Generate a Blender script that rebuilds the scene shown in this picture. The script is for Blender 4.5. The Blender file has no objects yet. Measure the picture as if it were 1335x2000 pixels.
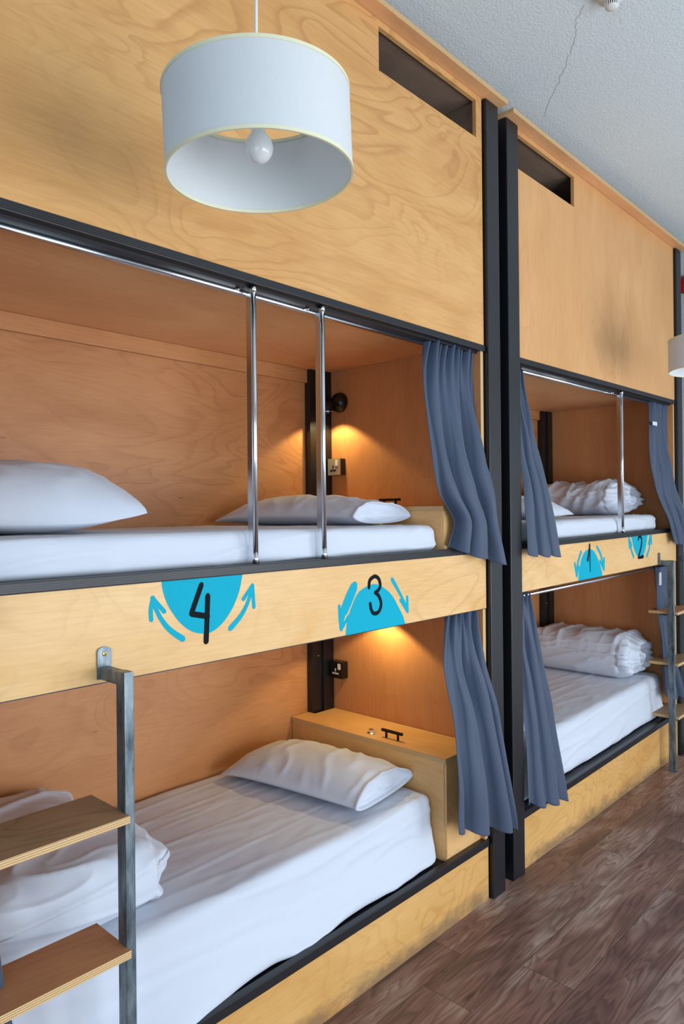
import bpy, bmesh, math, random
from mathutils import Vector, Matrix, noise

S = bpy.context.scene
C = S.collection
R = math.radians

# ------------------------------------------------------------------ camera
def setup_camera():
    yaw, pit, rol = 0.754505881, 0.00129912710, -0.00964123073
    cy, sy = math.cos(yaw), math.sin(yaw)
    F = Vector((cy, sy, 0)); Rt = Vector((sy, -cy, 0)); U = Vector((0, 0, 1))
    F2 = F*math.cos(pit) + U*math.sin(pit); U2 = U*math.cos(pit) - F*math.sin(pit)
    c, s = math.cos(rol), math.sin(rol)
    R3 = Rt*c + U2*s; U3 = U2*c - Rt*s
    cam = bpy.data.cameras.new('camera'); o = bpy.data.objects.new('camera', cam); C.objects.link(o)
    cam.sensor_fit = 'VERTICAL'; cam.sensor_height = 36; cam.sensor_width = 24
    cam.lens = 1388.0*36/2000
    cam.clip_start = 0.02
    M = Matrix(((R3.x, U3.x, -F2.x, 0), (R3.y, U3.y, -F2.y, -1.7), (R3.z, U3.z, -F2.z, 1.7223), (0, 0, 0, 1)))
    o.matrix_world = M
    S.camera = o
setup_camera()

# ------------------------------------------------------------------ world, daylight, exposure
w = bpy.data.worlds.new('sky'); S.world = w; w.use_nodes = True
bg = w.node_tree.nodes['Background']; bg.inputs[0].default_value = (0.62, 0.80, 1.0, 1); bg.inputs[1].default_value = 1.0
S.view_settings.view_transform = 'Standard'; S.view_settings.look = 'None'
S.view_settings.gamma = 1; S.view_settings.use_curve_mapping = False
S.view_settings.exposure = 0.17

def area(name, loc, rot, sx, sy, power, col):
    l = bpy.data.lights.new(name, 'AREA'); l.shape = 'RECTANGLE'; l.size = sx; l.size_y = sy
    l.energy = power; l.color = col
    o = bpy.data.objects.new(name, l); C.objects.link(o); o.location = loc; o.rotation_euler = rot
    return o
# room: x -1.9..5.55, y -4.2..1.0, z 0..3.66 ; windows in the end wall (x=-1.9) and the wall facing the bunks (y=-4.2)
DAY = (0.70, 0.86, 1.0)
area('daylight_end_window', (-1.84, -2.35, 1.35), (0, R(-90), 0), 2.2, 2.1, 36, DAY)
area('daylight_side_window', (1.6, -4.14, 1.25), (R(90), 0, 0), 2.3, 2.1, 92, (0.86, 0.93, 1.0))
area('daylight_far_window', (4.3, -4.14, 1.25), (R(90), 0, 0), 1.9, 2.1, 84, (0.86, 0.93, 1.0))

# ------------------------------------------------------------------ materials
def lin(c):
    return tuple(((v/255.0)/12.92 if v/255.0 <= .04045 else ((v/255.0+.055)/1.055)**2.4) for v in c) + (1,)
class NT:
    def __init__(s, name):
        s.m = bpy.data.materials.new(name); s.m.use_nodes = True; s.t = s.m.node_tree
        s.b = s.t.nodes['Principled BSDF']
    def n(s, typ, **kw):
        nd = s.t.nodes.new(typ)
        for k, v in kw.items():
            if k.startswith('i_'):
                key = k[2:]; key = int(key) if key.isdigit() else key.replace('_', ' ')
                nd.inputs[key].default_value = v
            else: setattr(nd, k, v)
        return nd
    def l(s, a, b): s.t.links.new(a, b)
    def math(s, op, a, b=None, clamp=False):
        nd = s.n('ShaderNodeMath', operation=op); nd.use_clamp = clamp
        for i, v in enumerate((a, b)):
            if v is None: continue
            if isinstance(v, (int, float)): nd.inputs[i].default_value = v
            else: s.l(v, nd.inputs[i])
        return nd.outputs[0]
    def mix(s, fac, a, b, mode='MIX'):
        nd = s.n('ShaderNodeMix', data_type='RGBA', blend_type=mode)
        for sock, v in ((nd.inputs[0], fac), (nd.inputs[6], a), (nd.inputs[7], b)):
            if isinstance(v, (int, float, tuple)): sock.default_value = v
            else: s.l(v, sock)
        return nd.outputs[2]
    def ramp(s, fac, stops):
        nd = s.n('ShaderNodeValToRGB'); e = nd.color_ramp.elements
        e[0].position, e[0].color = stops[0]; e[1].position, e[1].color = stops[-1]
        for p, c in stops[1:-1]:
            x = e.new(p); x.color = c
        s.l(fac, nd.inputs[0]); return nd.outputs[0]
    def bump(s, h, strength, dist=.01):
        nd = s.n('ShaderNodeBump'); nd.inputs['Strength'].default_value = strength; nd.inputs['Distance'].default_value = dist
        s.l(h, nd.inputs['Height']); s.l(nd.outputs[0], s.b.inputs['Normal'])
    def coords(s, scale=(1, 1, 1), rnd=True):
        tc = s.n('ShaderNodeTexCoord'); mp = s.n('ShaderNodeMapping'); mp.inputs['Scale'].default_value = scale
        if rnd:
            oi = s.n('ShaderNodeObjectInfo')
            v = s.n('ShaderNodeVectorMath', operation='SCALE'); v.inputs[0].default_value = (13.1, 7.7, 9.3)
            s.l(oi.outputs['Random'], v.inputs['Scale'])
            a = s.n('ShaderNodeVectorMath', operation='ADD'); s.l(tc.outputs['Object'], a.inputs[0]); s.l(v.outputs[0], a.inputs[1])
            s.l(a.outputs[0], mp.inputs['Vector'])
        else: s.l(tc.outputs['Object'], mp.inputs['Vector'])
        return mp.outputs[0]
def simple(name, col, rough=.5, metal=0.0, spec=None, bump=None):
    t = NT(name); t.b.inputs['Base Color'].default_value = lin(col); t.b.inputs['Roughness'].default_value = rough
    t.b.inputs['Metallic'].default_value = metal
    if spec is not None: t.b.inputs['Specular IOR Level'].default_value = spec
    nz = t.n('ShaderNodeTexNoise', i_Scale=bump[0] if bump else 40.0, i_Detail=3.0); t.l(t.coords(), nz.inputs['Vector'])
    c = t.mix(t.math('MULTIPLY', nz.outputs[0], .35), lin(col), lin([v*.88 for v in col])); t.l(c, t.b.inputs['Base Color'])
    if bump: t.bump(nz.outputs[0], bump[1], bump[2])
    return t.m

def birch(name, axis, light, dark, line, stain=0.0, rough=.42, lines=.55):
    """birch ply: flame figure running along `axis`, flecks, soft patches"""
    t = NT(name)
    sc = {'x': (.45, 1.0, 1.25), 'y': (1.0, .45, 1.25), 'z': (1.0, 1.0, .32)}[axis]
    co = t.coords(sc)
    n1 = t.n('ShaderNodeTexNoise', i_Scale=2.1, i_Detail=2.5, i_Roughness=.5, i_Distortion=.9); t.l(co, n1.inputs['Vector'])
    rings = t.math('FRACT', t.math('MULTIPLY', n1.outputs[0], 16.0))
    ln = t.ramp(rings, [(0, (0, 0, 0, 1)), (.60, (.12, .12, .12, 1)), (.90, (1, 1, 1, 1)), (1, (0, 0, 0, 1))])
    n2 = t.n('ShaderNodeTexNoise', i_Scale=2.6, i_Detail=4.0, i_Distortion=1.5); t.l(co, n2.inputs['Vector'])
    patch = t.ramp(n2.outputs[0], [(.30, (0, 0, 0, 1)), (.72, (1, 1, 1, 1))])
    n3 = t.n('ShaderNodeTexNoise', i_Scale=1.3, i_Detail=2.0); t.l(co, n3.inputs['Vector'])
    msk = t.ramp(n3.outputs[0], [(.38, (.15, .15, .15, 1)), (.62, (1, 1, 1, 1))])
    fs = {'x': (9, 160, 160), 'y': (160, 9, 160), 'z': (160, 160, 9)}[axis]
    cf = t.coords(fs)
    n4 = t.n('ShaderNodeTexNoise', i_Scale=1.0, i_Detail=3.0); t.l(cf, n4.inputs['Vector'])
    col = t.mix(patch, lin(dark), lin(light))
    lf = t.math('MULTIPLY', t.math('MULTIPLY', ln, msk), lines)
    col = t.mix(lf, col, lin(line))
    fib = t.ramp(n4.outputs[0], [(.35, (.90, .88, .86, 1)), (.65, (1, 1, 1, 1))])
    col = t.mix(.8, col, fib, 'MULTIPLY')
    # small dark pin knots / splits along the grain
    ks = {'x': (1.3, 6, 6), 'y': (6, 1.3, 6), 'z': (6, 6, 1.3)}[axis]
    vor = t.n('ShaderNodeTexVoronoi', i_Scale=1.1); t.l(t.coords(ks), vor.inputs['Vector'])
    kn = t.ramp(vor.outputs['Distance'], [(.0, (1, 1, 1, 1)), (.014, (.6, .6, .6, 1)), (.022, (0, 0, 0, 1))])
    col = t.mix(t.math('MULTIPLY', kn, .75), col, lin((96, 58, 28)))
    if stain:
        n5 = t.n('ShaderNodeTexNoise', i_Scale=3.3, i_Detail=3.0, i_Distortion=.8); t.l(t.coords((.8, 1, 1.3)), n5.inputs['Vector'])
        st = t.ramp(n5.outputs[0], [(.60, (0, 0, 0, 1)), (.70, (1, 1, 1, 1))])
        col = t.mix(t.math('MULTIPLY', st, stain), col, lin((214, 160, 78)))
    t.l(col, t.b.inputs['Base Color']); t.b.inputs['Roughness'].default_value = rough
    t.b.inputs['Specular IOR Level'].default_value = .35
    t.bump(n4.outputs[0], .06, .002)
    return t.m
def ply_edge(name, a, b, layers=.0026, axis=2, rough=.55, worn=0.0):
    t = NT(name); tc = t.n('ShaderNodeTexCoord'); sx = t.n('ShaderNodeSeparateXYZ'); t.l(tc.outputs['Object'], sx.inputs[0])
    f = t.math('FRACT', t.math('DIVIDE', sx.outputs[axis], layers*2))
    k = t.ramp(f, [(.40, (0, 0, 0, 1)), (.52, (1, 1, 1, 1))])
    nz = t.n('ShaderNodeTexNoise', i_Scale=1.0, i_Detail=3.0); t.l(t.coords((30, 30, 200)), nz.inputs['Vector'])
    col = t.mix(k, lin(a), lin(b)); col = t.mix(t.math('MULTIPLY', nz.outputs[0], .5), col, lin([v*.8 for v in a]))
    t.l(col, t.b.inputs['Base Color']); t.b.inputs['Roughness'].default_value = rough
    t.bump(k, .3, .001)
    return t.m
M = {}
M['front'] = birch('birch_front', 'x', (224, 174, 112), (208, 152, 90), (176, 118, 64), rough=.4, lines=.46)
M['front2'] = birch('birch_front_far', 'z', (224, 172, 116), (212, 156, 100), (186, 128, 76), lines=.25)
M['board'] = birch('birch_guard_board', 'x', (234, 194, 138), (224, 178, 116), (194, 140, 80), stain=.5, lines=.4)
M['back'] = birch('birch_back', 'x', (202, 144, 94), (186, 126, 78), (148, 94, 54), lines=.34)  # darkened birch: dimmer light on the back panels is put into the colour
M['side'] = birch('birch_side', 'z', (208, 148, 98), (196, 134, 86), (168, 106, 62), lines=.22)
M['under'] = birch('birch_underside_bounce_lit', 'x', (236, 184, 134), (224, 166, 116), (190, 132, 88), lines=.25)  # lightened birch: light bounced up from bedding and floor is put into the colour
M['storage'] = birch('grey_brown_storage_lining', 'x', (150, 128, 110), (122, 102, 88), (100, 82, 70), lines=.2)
M['locker'] = birch('birch_locker', 'y', (234, 190, 132), (222, 172, 112), (190, 136, 80), lines=.3)
M['edge'] = ply_edge('ply_edge', (236, 206, 152), (176, 124, 72))
M['edge_v'] = ply_edge('ply_edge_vertical', (230, 200, 148), (188, 140, 86), axis=0)
M['edge_black'] = ply_edge('ply_edge_painted_black', (18, 22, 29), (8, 9, 13), rough=.5)
M['edge_black'].node_tree.nodes['Principled BSDF'].inputs['Roughness'].default_value = .38
M['steel_black'] = simple('painted_black_steel', (15, 18, 25), .40, 0, .6, bump=(25, .05, .002))
M['steel_dark'] = simple('dark_gap_steel', (12, 13, 16), .6)
M['tread'] = birch('worn_ply_tread', 'x', (178, 140, 104), (150, 118, 90), (104, 80, 62), lines=.4, rough=.5)
M['tread2'] = birch('worn_ply_tread_brown', 'x', (204, 142, 98), (182, 122, 82), (136, 90, 60), lines=.4, rough=.5)
def chrome():
    t = NT('chrome'); t.b.inputs['Base Color'].default_value = (.82, .85, .88, 1); t.b.inputs['Metallic'].default_value = 1
    t.b.inputs['Roughness'].default_value = .19; return t.m
M['chrome'] = chrome()
def rawsteel():
    t = NT('raw_mill_steel'); co = t.coords((6, 6, 1.6))
    n = t.n('ShaderNodeTexNoise', i_Scale=5.0, i_Detail=5.0, i_Roughness=.65); t.l(co, n.inputs['Vector'])
    c = t.ramp(n.outputs[0], [(.3, lin((56, 66, 76))), (.5, lin((106, 120, 128))), (.72, lin((150, 160, 164)))])
    t.l(c, t.b.inputs['Base Color']); t.b.inputs['Metallic'].default_value = .55; t.b.inputs['Roughness'].default_value = .38
    t.bump(n.outputs[0], .08, .002); return t.m
M['raw'] = rawsteel()
def linen(name, col, warm=0):
    t = NT(name); co = t.coords((1, 1, 1))
    n = t.n('ShaderNodeTexNoise', i_Scale=9.0, i_Detail=4.0, i_Distortion=.9); t.l(co, n.inputs['Vector'])
    n2 = t.n('ShaderNodeTexNoise', i_Scale=900.0, i_Detail=1.0); t.l(co, n2.inputs['Vector'])
    t.l(t.mix(t.math('MULTIPLY', n2.outputs[0], .3), lin(col), lin([v*.93 for v in col])), t.b.inputs['Base Color'])
    t.b.inputs['Roughness'].default_value = .8; t.b.inputs['Sheen Weight'].default_value = .15
    t.bump(n.outputs[0], .25, .006); return t.m
M['linen'] = linen('white_cotton', (206, 212, 224))
def curtain_mat():
    t = NT('blue_grey_blackout_fabric'); co = t.coords((1, 1, 1))
    n2 = t.n('ShaderNodeTexNoise', i_Scale=700.0, i_Detail=1.0); t.l(co, n2.inputs['Vector'])
    n = t.n('ShaderNodeTexNoise', i_Scale=6.0, i_Detail=3.0); t.l(co, n.inputs['Vector'])
    t.l(t.mix(n2.outputs[0], lin((46, 60, 84)), lin((58, 74, 98))), t.b.inputs['Base Color'])
    t.b.inputs['Roughness'].default_value = .62; t.b.inputs['Sheen Weight'].default_value = .2
    t.bump(n.outputs[0], .2, .006); return t.m
M['curtain'] = curtain_mat()
M['teal'] = simple('teal_paint', (0, 166, 192), .6, 0, .15)
M['ink'] = simple('charcoal_paint', (16, 22, 28), .7, 0, .1)
M['white_plastic'] = simple('white_plastic', (226, 228, 226), .35)
M['grey_metal_plate'] = simple('brushed_plate', (196, 186, 174), .35, .5)
M['black_plastic'] = simple('black_plastic', (20, 18, 18), .3)
M['bronze'] = simple('dark_bronze', (34, 24, 20), .35, .6)
M['red'] = simple('red_plastic', (176, 24, 26), .4)
M['bulb'] = simple('frosted_bulb', (236, 240, 242), .15, 0, .6)
M['cream_trim'] = simple('cream_trim', (226, 222, 190), .6)
def ceiling_mat():
    t = NT('textured_ceiling_paint'); co = t.coords((1, 1, 1), False)
    n = t.n('ShaderNodeTexNoise', i_Scale=95.0, i_Detail=3.0, i_Distortion=.3); t.l(co, n.inputs['Vector'])
    n2 = t.n('ShaderNodeTexNoise', i_Scale=260.0, i_Detail=2.0); t.l(co, n2.inputs['Vector'])
    t.l(t.mix(n.outputs[0], lin((204, 218, 224)), lin((218, 230, 236))), t.b.inputs['Base Color'])
    t.b.inputs['Roughness'].default_value = .6
    t.bump(t.math('ADD', n.outputs[0], t.math('MULTIPLY', n2.outputs[0], .4)), .45, .006); return t.m
M['ceiling'] = ceiling_mat()
M['wall'] = simple('painted_wall', (206, 212, 214), .7, bump=(60, .2, .004))
M['crack'] = simple('hairline_crack', (150, 156, 158), .9)
def shade_mat():
    t = NT('white_lampshade_fabric'); co = t.coords((1, 1, 1), False)
    n = t.n('ShaderNodeTexNoise', i_Scale=1.0, i_Detail=2.0); mp = t.coords((900, 900, 120), False); t.l(mp, n.inputs['Vector'])
    t.l(t.mix(n.outputs[0], lin((216, 220, 222)), lin((232, 235, 236))), t.b.inputs['Base Color'])
    t.b.inputs['Roughness'].default_value = .8
    tr = t.n('ShaderNodeBsdfTranslucent'); tr.inputs[0].default_value = (.8, .82, .82, 1)
    mx = t.n('ShaderNodeMixShader'); mx.inputs[0].default_value = .22
    t.l(t.b.outputs[0], mx.inputs[1]); t.l(tr.outputs[0], mx.inputs[2])
    t.l(mx.outputs[0], t.t.nodes['Material Output'].inputs[0]); return t.m
M['shade'] = shade_mat()
def floor_mat():
    """printed plank vinyl: planks along X, 0.207 wide, 1.453 long"""
    t = NT('plank_floor'); tc = t.n('ShaderNodeTexCoord'); sx = t.n('ShaderNodeSeparateXYZ'); t.l(tc.outputs['Object'], sx.inputs[0])
    v = t.math('DIVIDE', t.math('SUBTRACT', -.13, sx.outputs[1]), .207)
    row = t.math('FLOOR', v); fv = t.math('FRACT', v)
    off = t.math('ADD', t.math('MULTIPLY', row, .034), t.math('MULTIPLY', t.math('MULTIPLY', row, row), .202))
    u = t.math('SUBTRACT', t.math('DIVIDE', t.math('SUBTRACT', sx.outputs[0], .624), 1.453), off)
    cu = t.math('FLOOR', u); fu = t.math('FRACT', u)
    cid = t.n('ShaderNodeCombineXYZ'); t.l(row, cid.inputs[0]); t.l(cu, cid.inputs[1])
    wn = t.n('ShaderNodeTexWhiteNoise', noise_dimensions='3D'); t.l(cid.outputs[0], wn.inputs[0])
    # plank-local coordinates, shifted per plank
    sh = t.n('ShaderNodeVectorMath', operation='SCALE'); t.l(wn.outputs['Color'], sh.inputs[0]); sh.inputs['Scale'].default_value = 37.0
    ad = t.n('ShaderNodeVectorMath', operation='ADD'); t.l(tc.outputs['Object'], ad.inputs[0]); t.l(sh.outputs[0], ad.inputs[1])
    def mp(s):
        m = t.n('ShaderNodeMapping'); m.inputs['Scale'].default_value = s; t.l(ad.outputs[0], m.inputs['Vector']); return m.outputs[0]
    n1 = t.n('ShaderNodeTexNoise', i_Scale=1.0, i_Detail=2.2, i_Distortion=.45); t.l(mp((1.25, 9.5, 1)), n1.inputs['Vector'])
    rg = t.math('FRACT', t.math('MULTIPLY', n1.outputs[0], 14.0))
    ln = t.ramp(rg, [(0, (.1, .1, .1, 1)), (.45, (.45, .45, .45, 1)), (.8, (1, 1, 1, 1)), (1, (.1, .1, .1, 1))])
    n2 = t.n('ShaderNodeTexNoise', i_Scale=1.0, i_Detail=5.0, i_Roughness=.65); t.l(mp((6, 70, 1)), n2.inputs['Vector'])
    n3 = t.n('ShaderNodeTexNoise', i_Scale=1.0, i_Detail=3.0, i_Distortion=.6); t.l(mp((1.6, 5, 1)), n3.inputs['Vector'])
    base = t.ramp(n3.outputs[0], [(.30, lin((98, 74, 66))), (.5, lin((142, 108, 96))), (.68, lin((184, 164, 152)))])
    base = t.mix(t.math('MULTIPLY', ln, .6), base, lin((68, 48, 44)))
    fb = t.ramp(n2.outputs[0], [(.30, (.62, .58, .56, 1)), (.6, (1.05, 1.03, 1.0, 1))]); base = t.mix(.75, base, fb, 'MULTIPLY')
    vor = t.n('ShaderNodeTexVoronoi', i_Scale=1.0); t.l(mp((2.3, 7, 1)), vor.inputs['Vector'])
    kn = t.ramp(vor.outputs['Distance'], [(0, (1, 1, 1, 1)), (.10, (0, 0, 0, 1))]); base = t.mix(t.math('MULTIPLY', kn, .8), base, lin((40, 28, 26)))
    tint = t.ramp(wn.outputs['Value'], [(0, (.80, .76, .78, 1)), (.5, (.98, .94, .93, 1)), (1, (1.18, 1.12, 1.05, 1))]); base = t.mix(1.0, base, tint, 'MULTIPLY')
    e1 = t.math('LESS_THAN', fv, .012); e2 = t.math('LESS_THAN', fu, .0018)
    seam = t.math('MAXIMUM', e1, e2)
    base = t.mix(t.math('MULTIPLY', seam, .75), base, lin((34, 26, 26)))
    t.l(base, t.b.inputs['Base Color'])
    t.l(t.math('ADD', .36, t.math('MULTIPLY', n2.outputs[0], .2)), t.b.inputs['Roughness'])
    t.bump(t.math('SUBTRACT', n2.outputs[0], seam), .25, .0015)
    return t.m
M['floor'] = floor_mat()
def plinth_mat():
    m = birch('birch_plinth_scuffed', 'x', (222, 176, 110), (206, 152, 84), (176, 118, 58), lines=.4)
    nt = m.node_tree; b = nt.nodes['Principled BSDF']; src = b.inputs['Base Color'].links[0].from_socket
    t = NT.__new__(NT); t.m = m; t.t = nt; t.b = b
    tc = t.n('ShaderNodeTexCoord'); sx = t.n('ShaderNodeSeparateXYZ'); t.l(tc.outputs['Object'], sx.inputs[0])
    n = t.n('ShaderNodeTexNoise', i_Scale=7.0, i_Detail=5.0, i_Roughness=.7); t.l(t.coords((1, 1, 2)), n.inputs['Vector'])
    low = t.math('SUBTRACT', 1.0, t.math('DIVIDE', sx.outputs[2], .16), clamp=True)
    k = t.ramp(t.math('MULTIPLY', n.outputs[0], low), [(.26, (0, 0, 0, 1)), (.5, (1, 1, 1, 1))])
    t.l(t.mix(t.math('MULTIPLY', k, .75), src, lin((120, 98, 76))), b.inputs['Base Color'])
    return m
M['plinth'] = plinth_mat()

# ------------------------------------------------------------------ mesh helpers
WARP = [False]
def wz(x, z):
    if not WARP[0]: return z
    k = max(0, min(1, z/.24)) * max(0, min(1, (3.4-z)/.8))
    return z + .0135*max(-.2, (x-3.05))*k
def thing(name, label, cat, loc=(0, 0, 0), group=None):
    o = bpy.data.objects.new(name, None); C.objects.link(o); o.location = loc
    o.empty_display_size = .1
    o['label'] = label; o['category'] = cat
    if group: o['group'] = group
    return o
def tag(o, label, cat, group=None):
    o['label'] = label; o['category'] = cat
    if group: o['group'] = group
    return o
def wloc(o):
    v = Vector(o.location)
    while o.parent: o = o.parent; v = v + o.location
    return v
def obj(name, bm, mats, parent=None, smooth=False, loc=None, label=None, split=None):
    """mesh given in world coordinates; becomes ONE object, origin at `loc` or at the parent's origin"""
    if not isinstance(mats, (list, tuple)): mats = [mats]
    if WARP[0]:
        for v in bm.verts: v.co.z = wz(v.co.x, v.co.z)
    base = wloc(parent) if parent else Vector((0, 0, 0))
    org = Vector(loc) if loc is not None else base
    for v in bm.verts: v.co -= org
    me = bpy.data.meshes.new(name); bmesh.ops.recalc_face_normals(bm, faces=bm.faces) if split is None else None
    bm.to_mesh(me); bm.free()
    for m in mats: me.materials.append(m)
    if smooth:
        for p in me.polygons: p.use_smooth = True
    o = bpy.data.objects.new(name, me); C.objects.link(o)
    if parent: o.parent = parent
    o.location = org - base
    if label: o['label'] = label
    return o
def struct(name, bm, m, **k):
    o = obj(name, bm, m, **k); o['kind'] = 'structure'; return o
def box(bm, x0, x1, y0, y1, z0, z1, bev=0.0, mi=0):
    vs = [bm.verts.new((x, y, z)) for x in (x0, x1) for y in (y0, y1) for z in (z0, z1)]
    fs = [bm.faces.new([vs[i] for i in q]) for q in ((0, 1, 3, 2), (4, 6, 7, 5), (0, 4, 5, 1), (2, 3, 7, 6), (0, 2, 6, 4), (1, 5, 7, 3))]
    for f in fs: f.material_index = mi
    if bev:
        es = list({e for f in fs for e in f.edges})
        bmesh.ops.bevel(bm, geom=es, offset=bev, segments=2, affect='EDGES', profile=.7)
    return fs
def B(*a, **k):
    bm = bmesh.new(); box(bm, *a, **k); return bm
def tube(bm, pts, r, n=12, cap=True):
    pts = [Vector(p) for p in pts]; rings = []
    for i, p in enumerate(pts):
        d = (pts[min(i+1, len(pts)-1)] - pts[max(i-1, 0)]).normalized()
        a = d.orthogonal().normalized() if i == 0 else (prev_a - d*prev_a.dot(d)).normalized()
        prev_a = a; b = d.cross(a); rr = r[i] if isinstance(r, (list, tuple)) else r
        rings.append([bm.verts.new(p + (a*math.cos(2*math.pi*k/n) + b*math.sin(2*math.pi*k/n))*rr) for k in range(n)])
    for i in range(len(rings)-1):
        for k in range(n): bm.faces.new((rings[i][k], rings[i][(k+1) % n], rings[i+1][(k+1) % n], rings[i+1][k]))
    if cap: bm.faces.new(rings[0][::-1]); bm.faces.new(rings[-1])
def lathe(bm, c, prof, n=32, axis='z', cap=True):
    """prof: (radius, height) pairs round an axis through c"""
    rings = []
    for r, h in prof:
        ring = []
        for k in range(n):
            a = 2*math.pi*k/n; p = (r*math.cos(a), r*math.sin(a), h)
            if axis == 'x': p = (h, p[0], p[1])
            if axis == 'y': p = (p[0], h, p[1])
            ring.append(bm.verts.new(Vector(c)+Vector(p)))
        rings.append(ring)
    for i in range(len(rings)-1):
        for k in range(n): bm.faces.new((rings[i][k], rings[i][(k+1) % n], rings[i+1][(k+1) % n], rings[i+1][k]))
    if cap: bm.faces.new(rings[0][::-1]); bm.faces.new(rings[-1])
def nz(x, y, z=0, s=1.0): return noise.noise(Vector((x*s, y*s, z*s)))
def fold(x, y, z=0, s=1.0):
    """sharp crumple ridges, 0..1"""
    v = abs(noise.noise(Vector((x*s, y*s, z*s)))); return (1-min(1, v*2.6))**3
def rbox(x0, x1, y0, y1, z0, z1, r, nx, ny, nz_, fn):
    """dense rounded box, then fn(p, n) -> displaced point"""
    bm = bmesh.new(); c = Vector(((x0+x1)/2, (y0+y1)/2, (z0+z1)/2)); h = Vector(((x1-x0)/2, (y1-y0)/2, (z1-z0)/2)); N = (nx, ny, nz_)
    rr = r if isinstance(r, tuple) else (r, r, r)
    grid = {}
    def vert(i, j, k):
        key = (i, j, k)
        if key in grid: return grid[key]
        p = Vector([(2*q/n-1)*hh for q, n, hh in zip(key, N, h)])
        q = Vector([max(-(hh-ra), min(hh-ra, v)) for v, hh, ra in zip(p, h, rr)])
        d = p-q; nn = Vector([d[a]/rr[a] for a in range(3)])
        if nn.length > 1e-6:
            nn.normalize(); p2 = q + Vector([nn[a]*rr[a] for a in range(3)])
        else: p2 = p; nn = Vector((0, 0, 1))
        grid[key] = bm.verts.new(fn(p2 + c, nn)); return grid[key]
    def face(f, n1, n2):
        for a in range(n1):
            for b in range(n2):
                vs = [vert(*f(a, b)), vert(*f(a+1, b)), vert(*f(a+1, b+1)), vert(*f(a, b+1))]
                if len(set(vs)) == 4:
                    try: bm.faces.new(vs)
                    except ValueError: pass
    for e in (0, nx): face(lambda a, b, e=e: (e, a, b), ny, nz_)
    for e in (0, ny): face(lambda a, b, e=e: (a, e, b), nx, nz_)
    for e in (0, nz_): face(lambda a, b, e=e: (a, b, e), nx, ny)
    return bm

# ------------------------------------------------------------------ painted bed numbers (x, z on the guard boards)
BADGES = {
 '4': dict(disc=[(1.082,1.543), (1.086,1.512), (1.098,1.479), (1.116,1.449), (1.142,1.417), (1.176,1.391), (1.216,1.378), (1.252,1.380), (1.290,1.402), (1.325,1.440), (1.350,1.486), (1.360,1.520), (1.364,1.542)],
  num=[[(1.213,1.519), (1.179,1.442)], [(1.179,1.439), (1.234,1.426)], [(1.235,1.485), (1.228,1.354)]],
  arr=[[[(1.149,1.372), (1.108,1.402), (1.079,1.437), (1.054,1.485)], [(1.055,1.496), (1.048,1.465), (1.049,1.437)], [(1.053,1.496), (1.090,1.455)]],
   [[(1.317,1.381), (1.355,1.412), (1.382,1.448), (1.398,1.485)], [(1.403,1.502), (1.367,1.463)], [(1.403,1.502), (1.408,1.435)]]]),
 '3': dict(disc=[(1.820,1.295), (1.828,1.335), (1.840,1.366), (1.861,1.402), (1.892,1.438), (1.943,1.457), (1.981,1.460), (2.020,1.448), (2.074,1.414), (2.114,1.366), (2.145,1.323), (2.157,1.297)],
  num=[[(1.946,1.450), (1.951,1.475), (1.969,1.486), (1.984,1.488), (2.002,1.477), (2.010,1.453), (1.999,1.437), (1.981,1.429)], [(1.981,1.429), (2.001,1.414), (2.013,1.387), (2.006,1.364), (1.990,1.353), (1.969,1.355), (1.957,1.370), (1.952,1.391)]],
  arr=[[[(1.868,1.461), (1.837,1.415), (1.805,1.362), (1.798,1.322)], [(1.790,1.399), (1.792,1.355), (1.798,1.316)], [(1.837,1.358), (1.798,1.316)]],
   [[(2.081,1.469), (2.115,1.427), (2.168,1.356)], [(2.171,1.396), (2.173,1.338)], [(2.129,1.387), (2.173,1.338)]]]),
 '1': dict(disc=[(3.688,1.341), (3.692,1.373), (3.700,1.396), (3.728,1.456), (3.772,1.494), (3.828,1.507), (3.884,1.496), (3.929,1.460), (3.968,1.413), (3.991,1.377), (4.002,1.344)],
  num=[[(3.832,1.532), (3.806,1.447)], [(3.832,1.532), (3.836,1.383)]],
  arr=[[[(3.724,1.496), (3.685,1.439), (3.670,1.380)], [(3.648,1.437), (3.668,1.370)], [(3.695,1.415), (3.668,1.370)]],
   [[(3.930,1.516), (3.981,1.467), (4.019,1.390)], [(4.025,1.445), (4.023,1.382)], [(3.969,1.433), (4.023,1.382)]]]),
 '2': dict(disc=[(4.426,1.598), (4.443,1.545), (4.469,1.491), (4.510,1.446), (4.559,1.427), (4.617,1.430), (4.655,1.461), (4.686,1.515), (4.702,1.559), (4.708,1.595)],
  num=[[(4.545,1.537), (4.555,1.553), (4.577,1.555), (4.598,1.535), (4.587,1.486), (4.542,1.424)], [(4.542,1.420), (4.620,1.425)]],
  arr=[[[(4.467,1.432), (4.427,1.482), (4.401,1.542)], [(4.395,1.552), (4.402,1.494)], [(4.395,1.552), (4.435,1.503)]],
   [[(4.684,1.423), (4.730,1.474), (4.760,1.558)], [(4.763,1.569), (4.720,1.503)], [(4.763,1.569), (4.772,1.501)]]]),
}
def poly_plate(bm, pts, y0, y1):
    a = [bm.verts.new((x, y0, z)) for x, z in pts]; b = [bm.verts.new((x, y1, z)) for x, z in pts]
    bm.faces.new(a); bm.faces.new(b[::-1]); n = len(a)
    for i in range(n): bm.faces.new((a[i], b[i], b[(i+1) % n], a[(i+1) % n]))
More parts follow.
